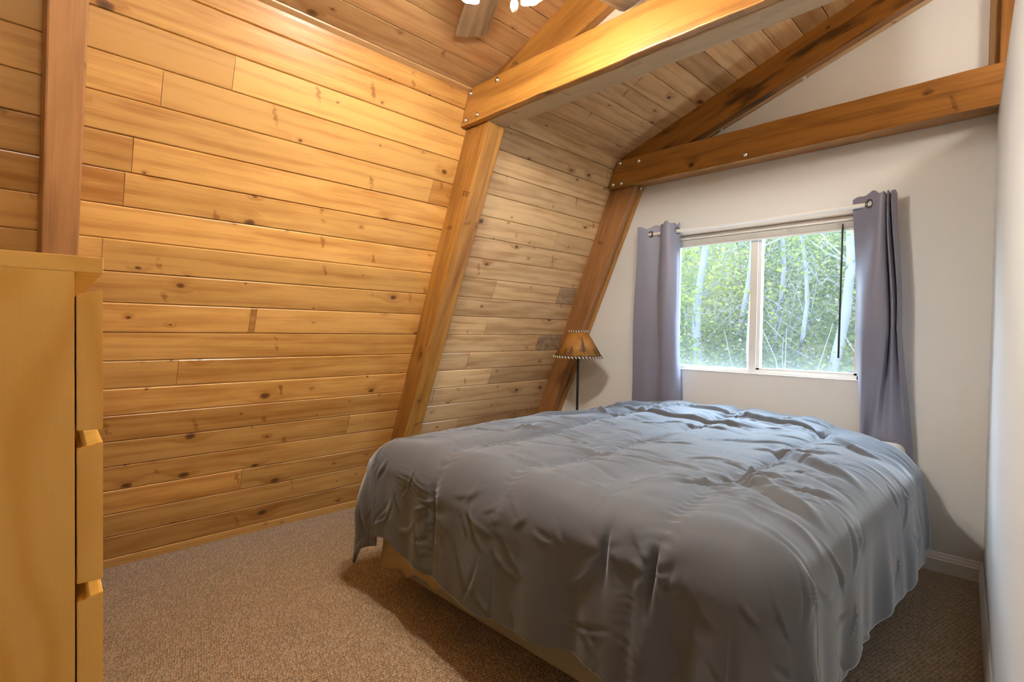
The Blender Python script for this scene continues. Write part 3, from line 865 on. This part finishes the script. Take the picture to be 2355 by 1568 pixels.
    wr += .0035 * np.sin(2 * np.pi * (drop / .021 + .8 * n2(t * 9, drop * 6, 67))) * np.exp(-((drop - .13) / .05) ** 2) * gx * (oy < -.01)
    wr += .007 * n2(t * 3, drop * 2.5, 62)
    # gathered seams down the foot
    for sx in (0.41, 0.795, 1.30):
        d = t - sx
        gm = (oy < -.01)
        wr = wr + np.where(gm, -.008 * np.exp(-(d / .022) ** 2) + .0016 * np.sin(2 * np.pi * (drop / .024 + n2(drop * 20, d * 20, 66))) * np.exp(-(d / .035) ** 2), 0)
    # pinches on the foot face
    for (tx, dr, an, A) in ((1.350, .12, 1.62, 1.4), (1.215, .11, 1.55, .9), (.41, .20, 1.5, .7), (.80, .16, 1.5, .5)):
        ux, uy = math.cos(an), math.sin(an)
        dx_, dy_ = t - tx, drop - dr
        s_ = dx_ * ux + dy_ * uy; w_ = -dx_ * uy + dy_ * ux
        dd = np.sqrt(dx_ ** 2 + dy_ ** 2)
        gm = (oy < -.001) & (ax < .3)
        th = np.arctan2(dy_, dx_)
        wr = wr + np.where(gm, -A * .022 * np.exp(-(s_ / .075) ** 2 - (w_ / .011) ** 2) + A * .0035 * np.sin(th * 6 + 1) * np.exp(-dd / .12) * np.clip(dd / .03, 0, 1), 0)
    X = X + dxn * wr * hm; Y = Y + dyn * wr * hm
    Z = Z0 + z * (.25 + .75 * topm)
    # uneven hem: foot hem lifts towards the middle, tail drops at the left corner
    hem = np.clip((drop - .15) / .35, 0, 1)
    Z = Z + hem * (.012 * np.sin(t * 7) + .007 * np.sin(t * 17 + 1)) + hem * .06 * np.exp(-((P - .12) / .14) ** 2) * (oy < -.01) * (ax < .02)
    Z = np.maximum(Z, .06)
    ny, nx = P.shape
    V = np.stack([X, Y, Z], -1).reshape(-1, 3)
    idx = np.arange(ny * nx).reshape(ny, nx)
    F = np.stack([idx[:-1, :-1], idx[:-1, 1:], idx[1:, 1:], idx[1:, :-1]], -1).reshape(-1, 4)
    me = bpy.data.meshes.new('comforter')
    me.from_pydata(V.tolist(), [], F.tolist())
    me.polygons.foreach_set('use_smooth', [True] * len(F))
    me.materials.append(COMF); me.update()
    o = bpy.data.objects.new('comforter', me); link(o)
    so = o.modifiers.new('thick', 'SOLIDIFY'); so.thickness = .014; so.offset = -1
    return tag(o, 'rumpled grey comforter spread over the bed', 'comforter')
comforter()

# ------------------------------------------------------------------ floor lamp
LX, LY = -2.243, 2.90
lamp = empty('floor_lamp', (LX, LY, 0), 'slim black floor lamp with a tapered amber shade, between bed and window wall', 'lamp')
b = MB(); b.lathe([(0, 0), (.12, 0), (.125, .008), (.11, .018), (.03, .028), (.012, .05), (0, .05)], (LX, LY, 0), 36); b.build('base', BLACK, lamp)
b = MB(); b.tube([(LX, LY, .03), (LX, LY, 1.10)], .0085, 14); b.build('pole', BLACK, lamp)
z0, z1, ra, rb = .945, 1.122, .168, .063
b = MB()
b.lathe([(ra, z0), (rb, z1), (rb - .0015, z1), (ra - .0015, z0)], (LX, LY, 0), 56, closed=True)
def cone(th, h, off=.0008):
    r_ = ra + (rb - ra) * h + off
    return (LX + r_ * math.cos(th), LY + r_ * math.sin(th), z0 + (z1 - z0) * h)
view = math.atan2(-LY, -LX)
def conifer(th, h0, H, w):
    th = view + th
    lev = 8
    for k in range(lev):
        a = k / lev; c = (k + 1.5) / lev
        ww = w * (1 - a) ** .8
        yb, yt = h0 + H * (.12 + .88 * a), h0 + H * min(1, .12 + .88 * c)
        sag = .035
        jit = rng.uniform(-.15, .15) * ww
        b.add([cone(th - ww + jit, yb - sag), cone(th - ww * .4, yb + .012), cone(th, yb - .005), cone(th + ww * .45, yb + .012), cone(th + ww + jit, yb - sag), cone(th + ww * .3, yb + .05), cone(th, yt), cone(th - ww * .3, yb + .05)],
              [(0, 1, 7), (1, 2, 3, 5, 6, 7), (3, 4, 5)], mi=1)
    b.add([cone(th - .02, h0 - .04), cone(th + .02, h0 - .04), cone(th + .015, h0 + H * .3), cone(th - .015, h0 + H * .3)], [(0, 1, 2, 3)], mi=1)
for k in range(4):
    o_ = k * math.pi / 2
    conifer(.27 + o_, .16, .66, .32); conifer(-.33 + o_, .11, .34, .17); conifer(-.64 + o_, .10, .25, .13)
for k in range(56):
    t0, t1 = 2 * math.pi * k / 56, 2 * math.pi * (k + 1) / 56
    hA = .07 + .03 * math.sin(k * 1.7) + .025 * rng.random(); hB = .07 + .03 * math.sin((k + 1) * 1.7) + .025 * rng.random()
    b.add([cone(t0, .01), cone(t1, .01), cone(t1, hB), cone(t0, hA)], [(0, 1, 2, 3)], mi=1)
INK2 = plain('ground_ink', (.20, .11, .035), .8)
sd = b.build('lamp_shade', [PARCH, INK], lamp)
for nm, rr, zz, cnt in (('lacing', ra, z0, 44), ('lacing', rb, z1, 22)):
    b = MB()
    for k in range(cnt):
        th = 2 * math.pi * k / cnt
        for dth, mi, rad in ((0, 0, .0052), (math.pi / cnt, 1, .0042)):
            a = th + dth
            cdir = Vector((math.cos(a), math.sin(a), 0)); tn = Vector((-math.sin(a), math.cos(a), 0))
            p = Vector((LX, LY, zz)) + cdir * rr
            b.tube([(p - tn * .006 + cdir * .002 + Vector((0, 0, .006)))[:], (p + cdir * .005)[:], (p + tn * .006 + Vector((0, 0, -.006)))[:]], [rad * .6, rad, rad * .6], 6, mi=mi)
    b.build(nm, [LACE, LACED], lamp)
b = MB()
for k in range(3):
    a = k * 2 * math.pi / 3 + .4
    b.tube([(LX, LY, z1 - .012), (LX + (rb - .002) * math.cos(a), LY + (rb - .002) * math.sin(a), z1 - .004)], .002, 6)
b.lathe([(0, 0), (.009, 0), (.010, .008), (.005, .016), (0, .018)], (LX, LY, z1 - .012), 14)
b.build('finial', BLACK, lamp)
b = MB()
cp = [(LX - .02, LY - .02, .02), (LX - .09, LY - .05, .012), (LX - .16, LY + .02, .012), (LX - .2, LY + .15, .012), (LX - .18, LY + .24, .012)]
b.tube(cp, .0035, 8); b.build('cord', BLACK, lamp)

# ------------------------------------------------------------------ dresser
DR = math.radians(-3.5)
dro = Vector((-.993, .119, 0))
dres = empty('dresser', dro, 'tall birch veneer dresser at the left edge, seen from its side', 'dresser')
dres.rotation_euler = (0, 0, DR)
bpy.context.view_layer.update()
DWD, DDP, DH = .80, .48, 1.221
def dbuild(mb, name, mat, parent=dres):
    o = mb.build(name, mat); o.parent = parent
    return o
# local frame: x to -DWD (away from camera side), y to -DDP (back); front faces +y, front plane of drawers y=0
b = MB(); b.hexa(hx(-DWD, 0, -DDP, 0.0, DH - .0235, DH), axis=(0, 1, 0), bevel=.0012, segs=2); dbuild(b, 'top', BIR)
for x0, x1 in ((-.018, -.0005), (-DWD + .0005, -DWD + .018)):
    b = MB(); b.hexa(hx(x0, x1, -DDP + .002, -.0335, 0, DH - .0235), axis=(0, 0, 1), bevel=.0008); dbuild(b, 'side_panel', BIR)
b = MB(); b.box(-DWD + .018, -.018, -DDP + .004, -DDP + .010, .03, DH - .024); dbuild(b, 'back_panel', BIR)
b = MB(); b.box(-DWD + .018, -.018, -.050, -.036, 0, .045); dbuild(b, 'plinth', BIR)
for i in range(5):
    zt = DH - .0235 - .0255 - i * .2295
    zb = max(zt - .2100, .035)
    b = MB()
    # front: lip whose top edge slopes up and outwards
    x0, x1 = -DWD + .0015, -.0015
    pr = [(-.0315, zb), (-.0005, zb), (-.0005, zt), (-.0035, zt), (-.0315, zt - .0075)]
    n = len(pr)
    V = [(x1, y, z_) for y, z_ in pr] + [(x0, y, z_) for y, z_ in pr]
    F = [list(range(n)), [n + k for k in range(n)][::-1]] + [(k, n + k, n + (k + 1) % n, (k + 1) % n) for k in range(n)]
    bmx = bmesh.new(); vs = [bmx.verts.new(p) for p in V]
    for f in F: bmx.faces.new([vs[k] for k in f])
    bmesh.ops.recalc_face_normals(bmx, faces=bmx.faces)
    bmesh.ops.bevel(bmx, geom=list(bmx.edges), offset=.0012, segments=2, affect='EDGES')
    b.bm(bmx, axis=(0, 0, 1)); bmx.free()
    dr = dbuild(b, 'drawer', BIR)
    b = MB(); b.box(x0 + .03, x1 - .03, -DDP + .03, -.034, zb + .02, zb + .15); dbuild(b, 'drawer_box', BIR, dr)

# ------------------------------------------------------------------ ceiling fan
FX, FY = -1.215, 1.15
fan = empty('ceiling_fan', (FX, FY, CZ(FX)), 'ceiling fan with wooden blades and lit lamps, at the top edge of the picture', 'ceiling fan')
b = MB(); zc = CZ(FX)
b.lathe([(0, zc + .02), (.065, zc + .02), (.065, zc - .04), (.03, zc - .07), (.016, zc - .075), (.016, 2.52), (.04, 2.51), (.10, 2.49), (.11, 2.44), (.10, 2.40), (.05, 2.385), (.05, 2.33), (.038, 2.31), (0, 2.30)], (FX, FY, 0), 36)
b.build('motor', BRASS, fan)
for k in range(5):
    a = math.radians(77.5 + 72 * k)
    ca, sa = math.cos(a), math.sin(a)
    M = Matrix.Translation((FX, FY, 2.38)) @ Matrix.Rotation(a, 4, 'Z') @ Matrix.Rotation(math.radians(-10), 4, 'X')
    b = MB()
    outl = [(.16, -.052), (.30, -.060), (.45, -.067), (.575, -.072), (.592, -.066), (.602, -.03), (.605, 0), (.602, .03), (.592, .066), (.575, .072), (.45, .067), (.30, .060), (.16, .052)]
    n = len(outl)
    bmx = bmesh.new()
    lo = [bmx.verts.new(M @ Vector((x, y_, -.003))) for x, y_ in outl]; hi = [bmx.verts.new(M @ Vector((x, y_, .003))) for x, y_ in outl]
    bmx.faces.new(lo[::-1]); bmx.faces.new(hi)
    for i in range(n): bmx.faces.new([lo[i], lo[(i + 1) % n], hi[(i + 1) % n], hi[i]])
    b.bm(bmx, axis=(ca, sa, 0)); bmx.free()
    bl_ = b.build('blade', PLY, fan)
    b = MB(); b.tube([(M @ Vector((.06, 0, .006)))[:], (M @ Vector((.12, 0, -.008)))[:], (M @ Vector((.2, 0, -.006)))[:]], [.014, .012, .018], 8)
    b.build('blade_iron', BRASS, bl_)
for lx, ly in ((-1.335, 1.112), (-1.195, 1.262), (-1.125, 1.06)):
    dirv = Vector((lx - FX, ly - FY, 0)).normalized()
    ax_ = (Vector((0, 0, -1)) + dirv * .35).normalized()
    M = (-ax_).to_track_quat('Z', 'Y').to_matrix()
    c = Vector((lx, ly, 2.236))
    b = MB(); b.tube([(FX + dirv.x * .03, FY + dirv.y * .03, 2.325), (FX + dirv.x * .07, FY + dirv.y * .07, 2.315), (c - ax_ * .07)[:]], .008, 8); arm = b.build('lamp_arm', BRASS, fan)
    b = MB(); b.lathe([(.014, .07), (.022, .065), (.030, .045), (.033, .02), (.037, -.004), (.042, -.022), (.040, -.022), (.035, -.004), (.031, .02), (.028, .043)], c, 28, M=M); b.build('glass_shade', FROST, arm)
    b = MB(); b.lathe([(0, -.028), (.011, -.026), (.021, -.018), (.025, -.004), (.022, .012), (.014, .03), (.012, .05), (0, .05)], c + ax_ * .009, 20, M=M); b.build('bulb', BULB, arm)
for (x, y_, zt) in ((-1.19, 1.178, 2.155), ):
    b = MB(); b.tube([(x - .012, y_ - .012, 2.315), (x, y_, zt + .03)], .0014, 6); ch = b.build('pull_chain', BRASS, fan)
    b = MB(); b.lathe([(0, -.022), (.008, -.018), (.0125, -.006), (.0125, .006), (.008, .018), (0, .023)], (x, y_, zt), 18); b.build('pull_fob', plain('fob_cream', srgb(235, 215, 170), .4), ch)

# unseen globes added beyond the partition to fill the upper room with light
GLOBE2 = emis('fill_globe_glow_dim', (1.0, .93, .84), 26.)
GLOBE = emis('fill_globe_glow', (1.0, .95, .90), 95.)
for gx, gy, GM, which in ((.55, .15, GLOBE, 'added fill light globe beyond the partition, nearer the camera'), (.55, 2.25, GLOBE2, 'added fill light globe beyond the partition, nearer the window wall')):
    g = empty('fill_globe', (gx, gy, CZ(-gx)), which, 'added fill light')
    b = MB(); b.lathe([(0, .02), (.05, .02), (.05, -.02), (.006, -.03), (.006, -.30), (.02, -.31), (.03, -.35), (0, -.35)], (gx, gy, CZ(-gx)), 20); b.build('stem', BRASS, g)
    b = MB(); pr = [(.10 * math.sin(math.pi * k / 14), -.44 + .10 * math.cos(math.pi * k / 14)) for k in range(15)]
    b.lathe(pr, (gx, gy, CZ(-gx)), 24); b.build('globe', GM, g)

# ------------------------------------------------------------------ outdoors
def hillz(x, y): return -.5 + np.clip((y - 5.0), 0, None) * .58 + .25 * np.sin(x * .9 + 1) + .15 * np.sin(y * 1.7 + x)
nx, ny = 60, 40
xs_ = np.linspace(-14, 8, nx); ys_ = np.linspace(3.9, 19, ny)
Xg, Yg = np.meshgrid(xs_, ys_); Zg = hillz(Xg, Yg)
b = MB()
V = np.stack([Xg, Yg, Zg], -1).reshape(-1, 3).tolist()
b.add(V, [(j * nx + i, j * nx + i + 1, (j + 1) * nx + i + 1, (j + 1) * nx + i) for j in range(ny - 1) for i in range(nx - 1)], smooth=True)
EARTH = plain('forest_floor', (.05, .05, .025), .95, bump=.6, scale=9., var=.6)
tag(b.build('hillside', EARTH), 'steep wooded bank rising outside the window', 'hillside', kind='structure')

def leafmat():
    t = NT('leaves')
    at = t.n('ShaderNodeAttribute', attribute_name='rnd').outputs['Color']
    sc = t.n('ShaderNodeSeparateColor', ins={0: at}).outputs
    c = t.mix(sc[0], (.042, .058, .014), (.122, .136, .028))
    c = t.mix(t.ma('MULTIPLY', sc[1], .8), c, (.024, .038, .016))
    c = t.mix(sc[2], c, (.17, .145, .12))
    d = t.n('ShaderNodeBsdfDiffuse', ins={'Color': c})
    tr = t.n('ShaderNodeBsdfTranslucent', ins={'Color': c})
    mx = t.n('ShaderNodeMixShader', ins={0: .4, 1: d.outputs[0], 2: tr.outputs[0]})
    t.t.links.new(mx.outputs[0], t.out.inputs[0])
    return t.m
LEAF = leafmat()
BARK = plain('pale_bark', (.055, .056, .056), .8, bump=.5, scale=30., var=.35)

def leaves_mesh(name, pts, size, tones, rs, parent=None):
    n = len(pts)
    a = rs.rand(n) * 2 * np.pi; el = rs.randn(n) * .5
    d = np.stack([np.cos(a) * np.cos(el), np.sin(a) * np.cos(el), np.sin(el)], -1)
    r_ = rs.randn(n, 3); w = np.cross(d, r_); w /= np.linalg.norm(w, axis=1, keepdims=True) + 1e-9
    s = size * (.6 + .8 * rs.rand(n))[:, None]
    V = np.stack([pts - d * s * .5, pts + w * s * .32, pts + d * s * .5, pts - w * s * .32], 1).reshape(-1, 3)
    F = np.arange(4 * n).reshape(n, 4)
    me = bpy.data.meshes.new(name); me.from_pydata(V.tolist(), [], F.tolist())
    ca = me.color_attributes.new('rnd', 'FLOAT_COLOR', 'POINT')
    c4 = np.repeat(np.concatenate([tones, np.ones((n, 1))], 1), 4, 0)
    ca.data.foreach_set('color', c4.reshape(-1).tolist())
    me.materials.append(LEAF); me.update()
    o = bpy.data.objects.new(name, me)
    return link(o, parent)
rs = np.random.RandomState(4)
# ground cover and shrubs on the bank
def cloud(n, x0, x1, y0, y1, hmax):
    y = y0 + (y1 - y0) * rs.rand(n) ** 1.1; x = y * (x0 + (x1 - x0) * rs.rand(n))
    cl = vnoise(x * .9 + 20, y * .9 + 20, 71)
    h = hmax * rs.rand(n) ** 1.5 * (.25 + 1.1 * cl)
    return np.stack([x, y, hillz(x, y) + h], -1), cl
pts, cl = cloud(130000, -.85, .15, 4.9, 16.0, 1.25)
tn = np.stack([np.clip(cl * .8 + .35 * rs.randn(len(pts)) * .6 + .1, 0, 1), np.clip(rs.rand(len(pts)) * (1.1 - cl), 0, 1), (rs.rand(len(pts)) < .05).astype(float)], -1)
tag(leaves_mesh('undergrowth', pts, .058, tn, rs), 'bright green undergrowth covering the bank outside the window', 'undergrowth', kind='stuff')
# bare twigs between the shrubs
b = MB()
for k in range(260):
    x = rs.uniform(-9, 2.5); y = rs.uniform(5.2, 10.5); z = float(hillz(np.array(x), np.array(y))) + .2
    L = rs.uniform(.5, 1.5); a = rs.uniform(-.9, .9)
    p = [(x, y, z)]
    for i in range(3):
        a += rs.uniform(-.35, .35)
        x += math.sin(a) * L / 3; z += math.cos(a) * L / 3; y += rs.uniform(-.1, .1); p.append((x, y, z))
    b.tube(p, [.009, .007, .005, .003], 5, cap=False)
tag(b.build('twigs', BARK), 'thin bare twigs tangled in the undergrowth', 'twigs', kind='stuff')

def tree(x, y, H, r, lean, label, crown, seed, fork=False):
    q = np.random.RandomState(seed)
    z0_ = float(hillz(np.array(x), np.array(y))) - .1
    o = empty('aspen_tree', (x, y, z0_), label, 'tree', 'trees on the bank outside')
    n = 9; P = []
    ph = q.rand() * 6
    for i in range(n):
        t = i / (n - 1)
        P.append((x + lean * H * t + .10 * math.sin(t * 7 + ph) * (1 - .3 * t), y + .08 * math.sin(t * 5 + ph * 2), z0_ + H * t))
    b = MB(); b.tube(P, [r * (1.1 - .75 * i / (n - 1)) for i in range(n)], 9)
    b.build('trunk', BARK, o)
    lp = []
    for k in range(7 if not fork else 10):
        i = q.randint(2, n - 1); p = Vector(P[i]); a = q.rand() * 6.28; L = q.uniform(.35, .95)
        e = p + Vector((math.cos(a) * L * .8, math.sin(a) * L * .5, L * q.uniform(.3, .9)))
        mid_ = (p + e) / 2 + Vector((0, 0, -.05))
        bb = MB(); bb.tube([p[:], mid_[:], e[:]], [r * .22, r * .15, r * .06], 6); bb.build('branch', BARK, o)
        for _ in range(crown): lp.append(p + (e - p) * q.uniform(.3, 1.2) + Vector(q.randn(3) * .17))
    if lp:
        lp = np.array([l[:] for l in lp])
        tn_ = np.stack([np.clip(.7 + .25 * q.randn(len(lp)), 0, 1), np.clip(.25 * q.rand(len(lp)), 0, 1), np.zeros(len(lp))], -1)
        leaves_mesh('foliage', lp, .055, tn_, q, o)
    return o
TR = [(-2.10, 5.9, 4.4, .075, .00, 'straight pale trunk right behind the left pane, next to the centre stile', 5, 1, False),
      (-3.10, 6.7, 3.6, .085, -.02, 'forked grey tree in the middle of the left pane', 26, 2, True),
      (-3.55, 6.3, 3.6, .030, .03, 'thin sapling near the left curtain', 34, 3, False),
      (-1.62, 6.6, 4.6, .075, .07, 'thick crooked pale trunk in the right pane, beside the blind wand', 10, 4, False),
      (-1.42, 7.2, 4.6, .070, .01, 'pale trunk directly behind the blind wand', 8, 5, False),
      (-2.05, 7.0, 3.2, .040, .02, 'slim pale stem left of the crooked trunk in the right pane', 14, 6, False),
      (-1.20, 6.9, 3.8, .045, .09, 'leaning slim stem near the right curtain', 12, 7, False),
      (-3.15, 8.3, 4.0, .060, -.01, 'grey trunk at the upper left of the right pane', 18, 8, False),
      (-2.85, 8.6, 4.2, .050, .02, 'second grey trunk among the stems at the top of the right pane', 18, 9, False),
      (-5.6, 7.0, 4.4, .08, .02, 'aspen on the bank hidden behind the left curtain', 40, 12, False),
      (.4, 7.2, 4.4, .08, -.02, 'aspen on the bank hidden behind the right curtain', 40, 13, False)]
for tr_ in TR: tree(*tr_[:3], tr_[3] * .72, *tr_[4:6], tr_[6] * 4, *tr_[7:])

# ------------------------------------------------------------------ light
w = bpy.data.worlds.new('World'); S.world = w; w.use_nodes = True
nt = w.node_tree; nt.nodes.clear()
bg = nt.nodes.new('ShaderNodeBackground'); wo = nt.nodes.new('ShaderNodeOutputWorld')
bg.inputs[0].default_value = (.60, .78, 1.0, 1); bg.inputs[1].default_value = 11.6
nt.links.new(bg.outputs[0], wo.inputs[0])
pl = bpy.data.lights.new('window_portal', 'AREA'); pl.shape = 'RECTANGLE'; pl.size = 1.1; pl.size_y = .87
pl.cycles.is_portal = True
po = bpy.data.objects.new('window_portal', pl); po.location = (-1.17, 3.34, 1.32); po.rotation_euler = (math.radians(-90), 0, 0); COL.objects.link(po)

# ------------------------------------------------------------------ camera
cam = bpy.data.cameras.new('Camera'); co = bpy.data.objects.new('Camera', cam); COL.objects.link(co)
cam.sensor_width = 36.0; cam.sensor_fit = 'HORIZONTAL'
cam.lens = 1195.397 / 2355 * 36.0
cam.clip_start = .02
right = Vector((0.7069294, 0.7071328, 0.0146338))
upv = Vector((-0.0242443, 0.0035490, 0.9996998))
back = Vector((0.7068685, -0.7070719, 0.0196528))
co.matrix_world = Matrix.Translation((0, 0, 1.12)) @ Matrix((right, upv, back)).transposed().to_4x4()
S.camera = co
vs = S.view_settings
vs.view_transform = 'Standard'; vs.look = 'None'; vs.exposure = 1.30; vs.gamma = 1.0; vs.use_curve_mapping = False
S.cycles.use_denoising = True
S.cycles.max_bounces = 6; S.cycles.diffuse_bounces = 3; S.cycles.glossy_bounces = 2; S.cycles.transmission_bounces = 4; S.cycles.transparent_max_bounces = 8
S.cycles.use_adaptive_sampling = True; S.cycles.adaptive_threshold = .09; S.cycles.adaptive_min_samples = 20
S.cycles.sample_clamp_indirect = 6.0
S.cycles.caustics_reflective = False; S.cycles.caustics_refractive = False
